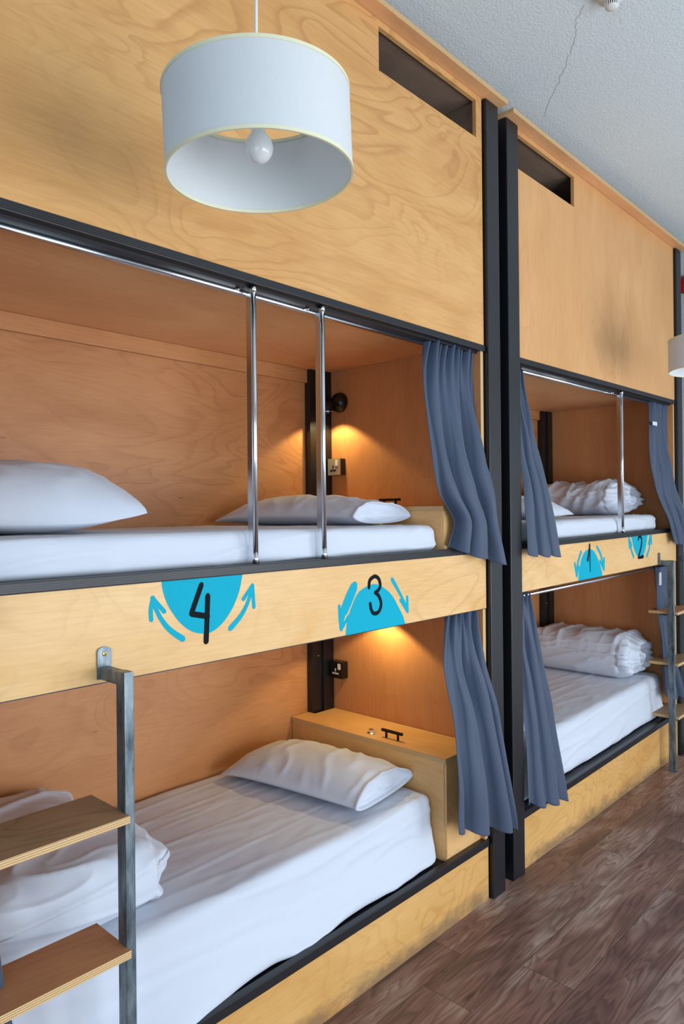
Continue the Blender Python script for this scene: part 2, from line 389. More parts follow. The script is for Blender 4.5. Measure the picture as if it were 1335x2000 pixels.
def smooth_line(pts, n=8):
    if len(pts) < 3: return [tuple(a) for a in pts]
    P = [pts[0]] + list(pts) + [pts[-1]]; out = []
    for i in range(1, len(P)-2):
        for k in range(n):
            t = k/n
            out.append(tuple(.5*((2*P[i][c]) + (-P[i-1][c]+P[i+1][c])*t + (2*P[i-1][c]-5*P[i][c]+4*P[i+1][c]-P[i+2][c])*t*t + (-P[i-1][c]+3*P[i][c]-3*P[i+1][c]+P[i+2][c])*t**3) for c in (0, 1)))
    out.append(tuple(pts[-1])); return out
def stroke(bm, pts, w, y0, y1):
    pts = [Vector(p) for p in smooth_line(pts)]; L = []; Rr = []
    N = len(pts)
    for i, p in enumerate(pts):
        d = (pts[min(i+1, N-1)]-pts[max(i-1, 0)]).normalized(); nn = Vector((-d.y, d.x))
        ww = w(i/(N-1)) if callable(w) else w
        if i == 0:
            for a in (150, 180, 210):
                v = d*math.cos(R(a))*ww + nn*math.sin(R(a))*ww; L.append(p+v)
        L.append(p-nn*ww) if i == 0 else Rr.append(p-nn*ww)
        if i == 0: Rr = [p-nn*ww]; L.pop(); L = L
        L.append(p+nn*ww) if i else None
        if i == 0: first = p+nn*ww
        if i == N-1:
            cap = [p + d*math.cos(R(a))*ww + nn*math.sin(R(a))*ww for a in (-50, 0, 50)]
    ccap = L[:3]; left = [first]+L[3:]
    poly = Rr + cap + left[::-1] + ccap
    poly_plate(bm, [(v.x, v.y) for v in poly], y0, y1)

# ------------------------------------------------------------------ room
def room():
    X0, X1, Y0, Y1, H = -1.9, 5.56, -4.2, 1.02, 3.66
    struct('floor', B(X0-.1, X1+.1, Y0-.1, Y1+.1, -.06, 0), M['floor'])
    struct('ceiling', B(X0-.1, X1+.1, Y0-.1, Y1+.1, H, H+.06), M['ceiling'])
    struct('wall_back', B(X0-.1, X1+.1, Y1, Y1+.1, 0, H), M['wall'])
    struct('wall_right', B(X1, X1+.1, Y0, Y1, 0, H), M['wall'])
    wz0, wz1 = .12, 2.6
    # left end wall with its window
    bm = bmesh.new(); a, b = -3.45, -1.25
    box(bm, X0-.1, X0, Y0, a, 0, H); box(bm, X0-.1, X0, b, Y1, 0, H); box(bm, X0-.1, X0, a, b, 0, wz0); box(bm, X0-.1, X0, a, b, wz1, H)
    struct('wall_left', bm, M['wall'])
    # wall facing the bunks with two windows
    bm = bmesh.new(); w1 = (.4, 2.8); w2 = (3.3, 5.3)
    box(bm, X0-.1, w1[0], Y0-.1, Y0, 0, H); box(bm, w1[1], w2[0], Y0-.1, Y0, 0, H); box(bm, w2[1], X1+.1, Y0-.1, Y0, 0, H)
    for q in (w1, w2): box(bm, q[0], q[1], Y0-.1, Y0, 0, wz0); box(bm, q[0], q[1], Y0-.1, Y0, wz1, H)
    struct('wall_front', bm, M['wall'])
    g = NT('window_glass'); g.b.inputs['Transmission Weight'].default_value = 1; g.b.inputs['Roughness'].default_value = 0; g.b.inputs['IOR'].default_value = 1.02
    def win(i, horiz, p, q):
        f = bmesh.new(); fw = .05
        def bb(a0, a1, z0, z1, t0=-.085, t1=-.02, bm=f):
            if horiz: box(bm, a0, a1, Y0+t0, Y0+t1, z0, z1, bev=.004)
            else: box(bm, X0+t0, X0+t1, a0, a1, z0, z1, bev=.004)
        bb(p, p+fw, wz0, wz1); bb(q-fw, q, wz0, wz1); bb(p, q, wz0, wz0+fw); bb(p, q, wz1-fw, wz1)
        m = (p+q)/2; bb(m-.02, m+.02, wz0, wz1); bb(p, q, 1.35, 1.39)
        o = struct('window_%d' % i, f, M['white_plastic'])
        gl = bmesh.new(); bb(p+.02, q-.02, wz0+.02, wz1-.02, -.060, -.054, gl); obj('pane', gl, g.m, o)
    win(1, False, -3.45, -1.25); win(2, True, *w1); win(3, True, *w2)
    # hairline crack in the ceiling paint
    bm = bmesh.new(); rnd = random.Random(4)
    P = CRACK; pts = []
    for i in range(len(P)-1):
        for k in range(8):
            t = k/8; pts.append((P[i][0]*(1-t)+P[i+1][0]*t + rnd.uniform(-.006, .006), P[i][1]*(1-t)+P[i+1][1]*t + rnd.uniform(-.006, .006), H-.0004))
    tube(bm, pts, .0007, 6); o = obj('trim_1', bm, M['crack']); o['kind'] = 'structure'
CRACK = [(2.634, -0.520),(2.692, -0.466),(2.789, -0.414),(2.881, -0.344),(3.020, -0.228),(3.189, -0.081),(3.253, -0.037)]
room()

# ------------------------------------------------------------------ bunk units
def hole_panel(bm, x0, x1, y0, y1, z0, z1, hx0, hx1, hz0, hz1):
    box(bm, x0, hx0, y0, y1, z0, z1) if hx0 > x0 else None
    if hx1 < x1: box(bm, hx1, x1, y0, y1, z0, z1)
    box(bm, hx0, hx1, y0, y1, z0, hz0); box(bm, hx0, hx1, y0, y1, hz1, z1)
def bunk(name, label, PX0, PX1, X0, X1, Y, board_z, plinth_z, slots, poles, mfront, badges, low_rod, post_y=-.018):
    """PX0..PX1 outer faces of the posts, X0..X1 the panels between them, Y front plane"""
    t = thing(name, label, 'bunk bed', ((PX0+PX1)/2, Y+.45, 0))
    for a, b in ((PX0, X0-.008), (X1+.010, PX1)):
        bm = B(a, b, Y+post_y, Y+.075, 0, 3.56, bev=.006); obj('post', bm, M['steel_black'], t)
        obj('post', B(a, b, .93, 1.0, 0, 3.56, bev=.004), M['steel_black'], t)
    # inner corner posts and angle pieces seen at the back
    for a, s in ((X0+.026, 1), (X1-.026, -1)):
        lo, hi = sorted((a, a+s*.075)); obj('corner_post', B(lo, hi, .92, .972, plinth_z, 2.47, bev=.003), M['steel_black'], t)
        lo, hi = sorted((a+s*.075, a+s*.145)); bm = B(lo, hi, .932, .972, plinth_z, 2.47, bev=.003)
        o = obj('corner_angle', bm, M['steel_black'], t)
        for zz in (1.70, 1.24, .98):
            bs = bmesh.new(); lathe(bs, (a+s*.105, .932, zz), [(.005, -.0005), (.004, -.004), (.0005, -.0045)], 10, 'y')
            obj('bolt', bs, M['chrome'], o)
    # front panel with slots
    bm = bmesh.new(); xs = [X0] + [v for s in slots for v in s] + [X1]
    z0, z1 = 2.46, 3.56; hz0, hz1 = 3.370, 3.535
    box(bm, X0, X1, Y, Y+.018, z0, hz0); box(bm, X0, X1, Y, Y+.018, hz1, z1)
    cur = X0
    for a, b in slots:
        if a > cur: box(bm, cur, a, Y, Y+.018, hz0, hz1)
        cur = b
    if cur < X1: box(bm, cur, X1, Y, Y+.018, hz0, hz1)
    bmesh.ops.remove_doubles(bm, verts=bm.verts, dist=1e-5)
    obj('upper_front_panel', bm, M[mfront], t)
    # roof sheet with overhang
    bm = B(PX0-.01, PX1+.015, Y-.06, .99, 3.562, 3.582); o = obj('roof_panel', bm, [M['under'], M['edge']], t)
    for p in o.data.polygons:
        if abs(p.normal.z) < .5: p.material_index = 1
    # dark lip under the upper panel, with its underside
    bm = B(X0-.008, X1+.006, Y-.006, Y+.020, 2.433, 2.46, bev=.003); obj('upper_rail', bm, M['edge_black'], t)
    obj('rail_underside', B(X0, X1, Y+.020, Y+.10, 2.425, 2.455), M['steel_black'], t)
    # panels
    for a, b in ((X0, X0+.022), (X1-.022, X1)):
        o = obj('side_panel', B(a, b, Y+.004, .978, plinth_z+.03, 2.4675), [M['side'], M['edge_v']], t)
        for p in o.data.polygons:
            if abs(p.normal.y) > .5: p.material_index = 1
        obj('storage_side_panel', B(a, b, Y+.02, .978, 2.50, 3.546), M['storage'], t)
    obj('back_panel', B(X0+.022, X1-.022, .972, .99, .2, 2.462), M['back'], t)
    obj('storage_back_panel', B(X0+.022, X1-.022, .972, .99, 2.50, 3.546), M['storage'], t)
    obj('storage_top_lining', B(X0, X1, Y+.019, .972, 3.547, 3.561), M['storage'], t)
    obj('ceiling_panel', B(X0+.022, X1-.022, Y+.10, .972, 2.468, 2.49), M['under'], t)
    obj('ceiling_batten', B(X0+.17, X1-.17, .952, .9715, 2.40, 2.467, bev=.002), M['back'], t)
    # upper bed base and guard board
    bt = 1.538
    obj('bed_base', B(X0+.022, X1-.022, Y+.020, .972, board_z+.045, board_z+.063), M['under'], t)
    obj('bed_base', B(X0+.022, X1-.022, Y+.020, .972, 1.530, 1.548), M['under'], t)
    g = obj('guard_board', B(X0-.002, X1, Y, Y+.018, board_z, bt), M['board'], t)
    obj('board_edge_strip', B(X0-.002, X1, Y+.001, Y+.016, board_z-.003, board_z-.0002), M['edge_black'], t)
    obj('guard_rail', B(X0-.002, X1, Y-.004, Y+.020, bt+.0003, bt+.029, bev=.003), M['edge_black'], t)
    obj('guard_ledge', B(X0+.022, X1-.022, Y+.020, Y+.11, 1.549, 1.560), M['steel_black'], t)
    # plinth
    obj('plinth_panel', B(X0, X1, Y+.002, Y+.018, 0.001, plinth_z), M['plinth'], t)
    obj('plinth_rail', B(X0, X1, Y-.004, Y+.022, plinth_z+.0003, plinth_z+.034, bev=.003), M['steel_black'], t)
    obj('plinth_ledge', B(X0+.001, X1-.001, Y+.022, Y+.14, plinth_z+.008, plinth_z+.020), M['steel_black'], t)
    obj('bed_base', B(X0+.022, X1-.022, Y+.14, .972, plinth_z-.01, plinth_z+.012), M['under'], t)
    # chrome curtain rods
    for z, yy in ((2.419, Y+.062), (low_rod, Y+.045)):
        bm = bmesh.new(); tube(bm, [(X0+.022, yy, z), (X1-.022, yy, z)], .0095, 16); obj('curtain_rod', bm, M['chrome'], t, smooth=True)
    # guard poles: slim bright tube in front, square tube just behind it
    for px in poles:
        bm = bmesh.new(); tube(bm, [(px, Y+.008, 1.567), (px, Y+.008, 1.60)], [.011, .0075], 14); tube(bm, [(px, Y+.008, 1.58), (px, Y+.008, 2.425)], .0075, 14)
        tube(bm, [(px, Y+.008, 2.41), (px, Y+.008, 2.432)], .0095, 14)
        obj('guard_pole', bm, M['chrome'], t, smooth=True)
        obj('guard_pole_back', B(px-.0075, px-.0025, Y+.012, Y+.036, 1.568, 2.409, bev=.0008), M['chrome'], t)
        bm = bmesh.new(); lathe(bm, (px-.03, Y+.05, 2.4185), [(.006, 0), (.008, .004), (.003, .008)], 10)
        obj('bolt', bm, M['chrome'], t)
    for k in badges:
        bd = BADGES[k]; y1 = Y - .0002; y0 = Y-.0010
        wf = WARP[0]; WARP[0] = False
        bm = bmesh.new(); ds = bd['disc']
        if k in ('4', '2'): pts = [(ds[0][0], wz(0, 0)+top_z(wf, ds[0][0], bt))] + smooth_line(ds[1:-1]) + [(ds[-1][0], top_z(wf, ds[-1][0], bt))]
        else: pts = [(ds[0][0], top_z(wf, ds[0][0], board_z))] + smooth_line(ds[1:-1]) + [(ds[-1][0], top_z(wf, ds[-1][0], board_z))]
        poly_plate(bm, pts, y0, y1); obj('painted_semicircle', bm, M['teal'], g, label='teal painted half circle')
        bm = bmesh.new()
        for i, st in enumerate(bd['num']):
            w_ = .0072
            if k == '1': w_ = (lambda u: .003+.007*u) if i == 0 else (lambda u: .004+.009*math.sin(math.pi*min(1, u+.15)))
            if k == '2': w_ = .0095 if i == 0 else (lambda u: .007+.005*u)
            if k == '4': w_ = .0085
            stroke(bm, st, w_, y0-.0006-.0003*i, y0-.0001)
        obj('painted_numeral', bm, M['ink'], g, label='charcoal numeral %s' % k)
        for ai, ar in enumerate(bd['arr']):
            bm = bmesh.new()
            for i, st in enumerate(ar):
                w_ = (lambda u: .0055+.0035*(1-u)) if i == 0 else (lambda u: .0065)
                if k == '3' and ai == 0 and i == 0: w_ = lambda u: .021*math.sin(math.pi*min(1, .30+.62*u))**.8 if u < .6 else .013*(1-u)+.0085
                if k in ('1', '2'): w_ = lambda u: .010
                stroke(bm, st, w_, y0+.00008*i, y1)
            obj('painted_arrow', bm, M['teal'], g, label='teal painted arrow')
        WARP[0] = wf
    return t
def top_z(wf, x, z):
    if not wf: return z
    return z + .0135*(x-3.05)
BUNK_A = bunk('bunk_bed', 'near plywood bunk bed with black posts and guard board painted 4 and 3', .45, 2.85, .555, 2.738, 0.0, 1.293, .237,
     [(.62, 1.28), (2.032, 2.693)], [1.425, 1.728], 'front', ['4', '3'], 1.312)
WARP[0] = True
BY = .012
BUNK_B = bunk('bunk_bed', 'far plywood bunk bed with black posts and guard board painted 1 and 2', 2.945, 5.345, 3.058, 5.238, BY, 1.333, .245,
     [(3.058, 3.682)], [4.325], 'front2', ['1', '2'], 1.305)
WARP[0] = False

# ------------------------------------------------------------------ lockers at the head ends
def lid_bm(x0, x1, y0, y1, z1):
    bm = bmesh.new(); P = [(x0, y0), (x1, y0), (x1, y1), (2.566, y1), (2.566, .968), (x0, .968)]
    a = [bm.verts.new((x, y, z1-.0195)) for x, y in P]; b = [bm.verts.new((x, y, z1)) for x, y in P]
    bm.faces.new(a[::-1]); bm.faces.new(b); n = len(a)
    for i in range(n): bm.faces.new((a[i], a[(i+1) % n], b[(i+1) % n], b[i]))
    bmesh.ops.bevel(bm, geom=list(bm.edges), offset=.0012, segments=2, affect='EDGES'); return bm
def locker(z0, z1, label, hasp=True, ox=0.0):
    x0, x1, y0, y1 = 2.449, 2.7155, .0235, .917
    t = thing('bedside_locker', label, 'locker', ((x0+x1)/2, .45, z0), 'lidded lockers at the head of the near bunk bed')
    bm = bmesh.new(); box(bm, x0+.006, x1, y0+.014, y1, z0, z1-.020); box(bm, x0+.006, 2.566, y1, .968, z0, z1-.020); o = obj('body', bm, M['locker'], t)
    obj('front_end_panel', B(x0+.008, x1, y0+.002, y0+.0135, z0, z1-.020, bev=.001), M['locker'], t, label='pale end panel')
    o = obj('lid', lid_bm(x0, x1-.002, y0, y1, z1), [M['locker'], M['edge']], t)
    for p in o.data.polygons:
        if abs(p.normal.z) < .5: p.material_index = 1
    hx = 2.51
    bm = bmesh.new(); box(bm, hx-.006, hx+.006, .30, .42, z1+.026, z1+.038, bev=.002)
    box(bm, hx-.004, hx+.004, .322, .330, z1, z1+.028); box(bm, hx-.004, hx+.004, .390, .398, z1, z1+.028)
    obj('handle', bm, M['bronze'], o, label='dark bar handle')
    if hasp:
        bm = bmesh.new(); lathe(bm, (hx, .485, z1), [(.020, 0), (.020, .004), (.013, .008), (.013, .018), (.009, .022), (.002, .023)], 20)
        tube(bm, [(hx, .468, z1+.010), (hx, .462, z1+.018), (hx, .455, z1+.008)], .003, 8)
        obj('cam_lock', bm, M['chrome'], o, smooth=False, label='round metal lock')
    return t
locker(.258, .690, 'plywood locker with lid, handle and round lock beside the lower bed')
locker(1.561, 1.748, 'low plywood locker behind the pillow on the upper bed near curtain', False)

# ------------------------------------------------------------------ mattresses with fitted sheets
def mattress(name, label, x0, x1, y0, y1, z0, z1, seed, creases=(), hem=0.0, r=.04, nx=170, ny=84, nzv=26, sag=0.0):
    def fn(p, n):
        x, y, z = p; q = Vector(p)
        tz = (z-z0)/(z1-z0)
        if n.z > .3 or tz > .9:
            q.z += .004*nz(x, y, seed, 2.3) + .0015*nz(x*.4, y, seed, 30)
            for cy, sl, a in creases:
                d = (y - cy - sl*(x-1.5) - .006*nz(x, seed, 0, 3))/.006
                q.z += a*math.exp(-d*d)
            # pull lines near the corners
            e = max(0, 1-(x1-x)/.30); q.z += .007*e*fold(x*1.2, y*2+x*3, seed, 3.2)
            q.z += .003*fold(x*.35, y*1.8+x*.2, seed+6, 4.0)
        if y < y0+.05:   # front face
            f = 1-tz
            q.y += -.014*f*(1+.3*nz(x, z, seed, 2))
            q.y += .004*nz(x*.5, z*3, seed, 7)*f
            q.y -= .007*fold(x*.5+z*.8, z*3.4-x*.3, seed, 3.6)
            if hem:
                k = max(0, (f-.52)/.48)
                q.y -= hem*(1+max(0, min(1.1, (2.35-x)*.85)) if x0 < 1 else 1)*k*(.75+.5*nz(x, 0, seed, 2.2)+.28*fold(x*.9+z*1.6, z, seed+3, 4.0))
                q.z += .004*k*nz(x, 2, seed, 12)
        if x > x1-.05:
            f = 1-tz; q.x -= .004*fold(y, z*2, seed, 6); 
            if hem and y < y0+.25: q.x += .018*max(0, f-.75)/.25*nz(y, z, seed, 9)
        return q
    bm = rbox(x0, x1, y0, y1, z0, z1, (r, r, r), nx, ny, nzv, fn)
    c = ((x0+x1)/2, (y0+y1)/2, z0)
    return tag(obj(name, bm, M['linen'], None, smooth=True, loc=c), label, 'mattress')
mattress('mattress', 'white sheeted mattress on the lower bed of the near bunk', .585, 2.438, .085, .965, .262, .535, 3.1,
         creases=((.30, .02, .0028), (.52, -.02, .0034), (.66, .015, .0022), (.74, .01, .0030), (.86, .03, .0024)), hem=.040, r=.035)
mattress('mattress', 'thin white mattress on the upper bed of the near bunk', .585, 2.438, .055, .965, 1.562, 1.668, 7.7, r=.03, nzv=14)
WARP[0] = True
mattress('mattress', 'white sheeted mattress on the lower bed of the far bunk', 3.09, 5.16, .090, .965, .268, .545, 11.3, creases=((.45, .0, .0016),), hem=.010, nx=120)
mattress('mattress', 'thin white mattress on the upper bed of the far bunk', 3.09, 5.02, .07, .965, 1.562, 1.662, 14.9, r=.03, nx=120, nzv=14)
WARP[0] = False

# ------------------------------------------------------------------ pillows
def pillow(label, c, L, W, T, rot, seed, z_rest, open_end=True, tilt=0.0, lift=0.0):
    """long axis local y; open pillowcase mouth at the -y end"""
    NU, NV = 64, 72; bm = bmesh.new(); rings = []
    ca, sa = math.cos(rot), math.sin(rot)
    def place(x, y, z):
        X = c[0] + x*ca - y*sa; Y = c[1] + x*sa + y*ca
        Z = z_rest + max(0.0015, z + lift*(abs(2*x/W)**3))
        return Vector((X, Y, Z))
    def ring(u, sc=1.0, push=0.0):
        out = []
        hu = (max(0, 1-abs(u)**2.8))**.55 if (u > 0 or not open_end) else (1-.34*abs(u)**2.4)
        Wm = W*(1-.05*(1-u*u)) if (u > 0 or not open_end) else W*(1-.05*(1-u*u)-.03*max(0,-u-.6))
        for k in range(NV):
            a = 2*math.pi*k/NV; cx = math.cos(a); sz = math.sin(a)
            xx = math.copysign(abs(cx)**.85, cx)
            g = abs(sz)**1.25
            # lens-like section
            h = T*hu*(g*(.66 if sz > 0 else .34))
            x = xx*Wm/2*sc; z = (h if sz > 0 else -h)*sc
            y = u*L/2*(1-.045*(1-abs(xx)**2)*(1 if abs(u) > .6 else 0)*((abs(u)-.6)/.4 if abs(u) > .6 else 0)) + push
            if sz > 0:
                wv = .009*fold(x*1.0+y*.5, y*1.6-x*.7, seed, 5.5)*hu + .007*nz(x, y, seed, 3)*hu
                er = abs(u)**3 + abs(xx)**4
                wv += .006*min(1, er)*fold(math.atan2(x, y)*.9, seed, 0, 3.5)
                z += wv*min(1, abs(sz)*1.6)*sc
            zb = T*.34*hu
            out.append((x, y, z + T*.34*(.65+.35*hu) if open_end and u < 0 else z + T*.34*(.4+.6*hu)))
        return out
    us = [-1+2*i/NU for i in range(NU+1)]
    seq = [ring(u) for u in us]
    if open_end:
        # stitched mouth: rim lip, then the flap surface set back inside
        rim = [[(x, y-.008, z) for x, y, z in ring(-1, 1.035)], [(x, y-.016, z) for x, y, z in ring(-1, 1.02)], [(x, y-.016, z) for x, y, z in ring(-1, .975)],
               [(x, y+.002, z) for x, y, z in ring(-1, .94)], [(x, y+.020+.010*nz(x*3, z*3, seed, 4), z) for x, y, z in ring(-1, .84)], [(x, y+.008, z) for x, y, z in ring(-1, .5)], [(x, y+.008, z) for x, y, z in ring(-1, .15)]]
        seq = rim[::-1] + seq
    for rg in seq: rings.append([bm.verts.new(place(*v)) for v in rg])
    for i in range(len(rings)-1):
        for k in range(NV): bm.faces.new((rings[i][k], rings[i][(k+1) % NV], rings[i+1][(k+1) % NV], rings[i+1][k]))
    bm.faces.new(rings[0][::-1]); bm.faces.new(rings[-1])
    o = obj('pillow', bm, M['linen'], None, smooth=True, loc=(c[0], c[1], z_rest))
    return tag(o, label, 'pillow')
pillow('white pillow beside the plywood locker on the lower near bed', (2.185, .545), .73, .43, .150, R(8), 2.2, .536)
pillow('white pillow behind the two chrome poles on the upper near bed', (2.18, .545), .74, .43, .126, R(8), 5.1, 1.669)
pillow('large white pillow at the left end of the upper near bed', (.895, .50), .66, .60, .215, R(-14), 8.4, 1.668, open_end=False, lift=.030)
WARP[0] = True
pillow('white pillow half hidden by the left curtain on the upper far bed', (3.78, .52), .70, .44, .13, R(6), 12.4, 1.668, open_end=False)
pillow('white pillow mostly hidden by the left curtain on the lower far bed', (3.34, .50), .70, .44, .13, R(0), 16.4, .551, open_end=False)
WARP[0] = False

# ------------------------------------------------------------------ folded duvets
def duvet(label, x0, x1, y0, y1, z0, z1, seed, rot=0.0, rollx=1, crumple=.010, layers=2, r=(.075, .06, .065), taper=.0, n=(96, 84, 34), endf=.016):
    c = Vector(((x0+x1)/2, (y0+y1)/2, 0)); ca, sa = math.cos(rot), math.sin(rot)
    def fn(p, nn):
        x, y, z = p; q = Vector(p); t = (z-z0)/(z1-z0)
        u = (x-x0)/(x1-x0); v = (y-y0)/(y1-y0)
        up = max(0, nn.z)
        if nn.z > .2 or t > .97:
            q.z += crumple*(1.2*fold(x*.55+y*.4, y*1.7-x*.3, seed, 3.4) + .9*nz(x, y, seed, 4.0) + .35*fold(x, y, seed+5, 8))
            q.z -= .035*(abs(2*u-1)**4)*.5 + .05*taper*(1-v)
        side = max(0, abs(nn.x)-.3) + max(0, abs(nn.y)-.3)
        if side > 0 and t > .02:
            dirv = Vector((nn.x, nn.y, 0))
            g = 0
            for L in range(1, layers):
                zm = L/layers + .05*nz(x, y, seed+L, 3); d = (t-zm)/.045; g += math.exp(-d*d)
            q -= dirv*(.024*g)
            q += dirv*(crumple*.9*fold(x*.8+z*2, y*.8+z*2.5, seed+9, 5))
            if rollx == 0:
                if nn.y < -.3:
                    a = math.atan2((t-.5)*1.4, (u-.5)*2.0); rr = math.hypot((t-.5)*1.4, (u-.5)*1.8)
                    q += dirv*(endf*(.5+.5*math.sin(a*15 + 7*nz(x, z, seed, 6)))*min(1, rr*1.6) + .024*math.sin(rr*14+a))
                if nn.x < -.3: q += dirv*(endf*.5*math.sin(y*62+z*26+9*nz(y, z, seed, 4))*(1 if z0 > 1 else .0))
            elif nn.x*rollx > .3:   # gathered roll end: radiating pleats and a spiral
                a = math.atan2((t-.5)*1.6, (v-.5)*2.2); rr = math.hypot((t-.5)*1.6, (v-.5)*2.0)
                q += dirv*(endf*(.5+.5*math.sin(a*17 + 6*nz(y, z, seed, 6)))*min(1, rr*1.6) + .020*math.sin(rr*15+a))
        if t > .02: q.z = max(q.z, z0+.003)
        d = q-c; return Vector((c.x + d.x*ca - d.y*sa, c.y + d.x*sa + d.y*ca, q.z))
    bm = rbox(x0, x1, y0, y1, z0, z1, r, n[0], n[1], n[2], fn)
    o = obj('folded_duvet', bm, M['linen'], None, smooth=True, loc=(c.x, c.y, z0)); return tag(o, label, 'duvet')
duvet('folded white duvet behind the ladder on the lower near bed', .62, 1.225, .15, .93, .537, .742, 21.0, rot=R(3), layers=1, r=(.11, .10, .098), crumple=.012, endf=.007)
WARP[0] = True
duvet('thick rolled white duvet on the lower bed of the far bunk', 4.74, 5.205, .17, .94, .549, .83, 25.0, rot=R(0), layers=1, rollx=0, r=(.12, .10, .12), endf=.020, crumple=.014)
duvet('crumpled rolled white duvet on the upper bed of the far bunk', 4.70, 5.15, .20, .93, 1.666, 1.89, 29.0, rot=R(0), rollx=0, crumple=.022, layers=1, r=(.16, .14, .11), endf=.016)
# small white paper lying on the far lower bed
bm = bmesh.new(); box(bm, 3.80, 3.94, .205, .32, .5525, .5533); 
tag(obj('paper_note', bm, M['white_plastic'], None, loc=(3.87, .26, .5645)), 'small white paper lying on the lower far bed beside the curtain', 'paper')
WARP[0] = False

# ------------------------------------------------------------------ curtains
def lerp_poly(P, t):
    n = len(P)-1; f = t*n; i = min(n-1, int(f)); k = f-i
    # catmull for smooth outline
    a, b, c, d = P[max(0, i-1)], P[i], P[i+1], P[min(n, i+2)]
    return Vector([.5*((2*b[j]) + (-a[j]+c[j])*k + (2*a[j]-5*b[j]+4*c[j]-d[j])*k*k + (-a[j]+3*b[j]-3*c[j]+d[j])*k**3) for j in range(3)])
def curtain(label, left, right, folds, amp, seed, nu=150, nv=90, group=None, tagx=None, depth=(0, 0)):
    """left/right: outline points (x, y, z) from heading to hem"""
    bm = bmesh.new(); rows = []
    for j in range(nv+1):
        v = j/nv; A = lerp_poly(left, v); Z = lerp_poly(right, v); row = []
        for i in range(nu+1):
            u = i/nu; p = A.lerp(Z, u)
            ph = u + .10*nz(u*3, v*1.1, seed) + .05*nz(u*2, v*2.5, seed+4)
            head = math.exp(-v*9)
            big = math.sin(2*math.pi*folds*ph + seed)
            big = math.copysign(abs(big)**.75, big)
            sm = math.sin(2*math.pi*folds*2.7*u + seed*2)
            a = amp*(.45+.75*v)
            edge = min(1, min(u, 1-u)*8)
            off = a*big*(1-head*.5)*(.4+.6*edge) + amp*.8*sm*head + .010*nz(u*4, v*5, seed+8)*(1-head)
            # diagonal drag folds from the heading
            off += amp*.35*math.sin(2*math.pi*(folds*.8*u - 1.5*v) + seed)*math.exp(-((v-.28)/.2)**2)
            p.y += off
            p.x += .35*a*math.cos(2*math.pi*folds*ph + seed)*edge*(Z.x-A.x)/max(.2, abs(Z.x-A.x))
            p.z += .010*head*math.sin(2*math.pi*folds*2.7*u) + (v**8)*(.010*big + .006*nz(u*6, 0, seed))
            row.append(bm.verts.new(p))
        rows.append(row)
    for j in range(nv):
        for i in range(nu): bm.faces.new((rows[j][i], rows[j][i+1], rows[j+1][i+1], rows[j+1][i]))
    c = (Vector(left[-1])+Vector(right[-1]))/2
    o = obj('curtain', bm, M['curtain'], None, smooth=True, loc=c)
    m = o.modifiers.new('thickness', 'SOLIDIFY'); m.thickness = .0022; m.offset = 0
    tag(o, label, 'curtain', group)
    if tagx:
        t = obj('care_tag', B(*tagx), M['white_plastic'], o, label='white care tag')
    return o
# near bunk, right side
curtain('blue-grey curtain hanging at the right end of the upper near bed, over the guard board',
        [(2.37, .045, 2.425), (2.335, .03, 2.22), (2.36, .01, 1.95), (2.39, -.01, 1.80), (2.475, -.015, 1.68), (2.445, -.012, 1.574)],
        [(2.705, .045, 2.425), (2.712, .03, 2.22), (2.722, -.02, 1.95), (2.755, -.035, 1.80), (2.775, -.045, 1.66), (2.805, -.06, 1.485)],
        3.2, .030, 1.3)
curtain('blue-grey curtain hanging at the right end of the lower near bed beside the locker',
        [(2.49, .045, 1.322), (2.42, .01, 1.10), (2.405, -.04, .86), (2.40, -.06, .64), (2.40, -.065, .43)],
        [(2.700, .045, 1.322), (2.70, .0, 1.10), (2.745, -.04, .86), (2.81, -.06, .55), (2.865, -.068, .29)],
        2.8, .028, 4.6)
# near bunk, left side (mostly outside the picture)
curtain('blue-grey curtain at the left edge of the upper near bed',
        [(.575, .045, 2.425), (.58, .0, 2.1), (.58, -.04, 1.7), (.57, -.05, 1.47)],
        [(.63, .045, 2.425), (.60, .0, 2.1), (.615, -.03, 1.7), (.625, -.05, 1.475)], 2.0, .010, 7.9, nu=60)
curtain('blue-grey curtain behind the ladder at the left end of the lower near bed',
        [(.575, .045, 1.322), (.57, .0, 1.0), (.56, -.035, .7), (.55, -.045, .44)],
        [(.62, .045, 1.322), (.62, .0, 1.0), (.635, -.035, .7), (.68, -.045, .44)], 2.2, .014, 9.9, nu=80)
WARP[0] = True
curtain('blue-grey curtain at the left end of the upper far bed, over the guard board',
        [(3.085, .055, 2.42), (3.075, .03, 2.1), (3.065, -.01, 1.8), (3.055, -.035, 1.515)],
        [(3.165, .055, 2.42), (3.23, .03, 2.1), (3.31, -.01, 1.8), (3.375, -.04, 1.49)], 2.4, .018, 2.9)
curtain('blue-grey curtain at the left end of the lower far bed',
        [(3.085, .055, 1.315), (3.075, .03, 1.0), (3.065, -.0, .7), (3.05, -.03, .325)],
        [(3.22, .055, 1.315), (3.27, .03, 1.05), (3.36, -.0, .7), (3.43, -.035, .235)], 2.6, .020, 6.6)
curtain('blue-grey curtain at the right end of the upper far bed with a loose white tag',
        [(4.90, .055, 2.42), (4.86, .05, 2.1), (4.87, .02, 1.85), (4.99, -.02, 1.62), (5.06, -.035, 1.47)],
        [(5.20, .055, 2.42), (5.21, .04, 2.1), (5.22, .0, 1.85), (5.30, -.03, 1.65), (5.36, -.04, 1.45)],
        2.7, .022, 3.7, tagx=(4.84, 4.92, .02, .022, 2.26, 2.285))
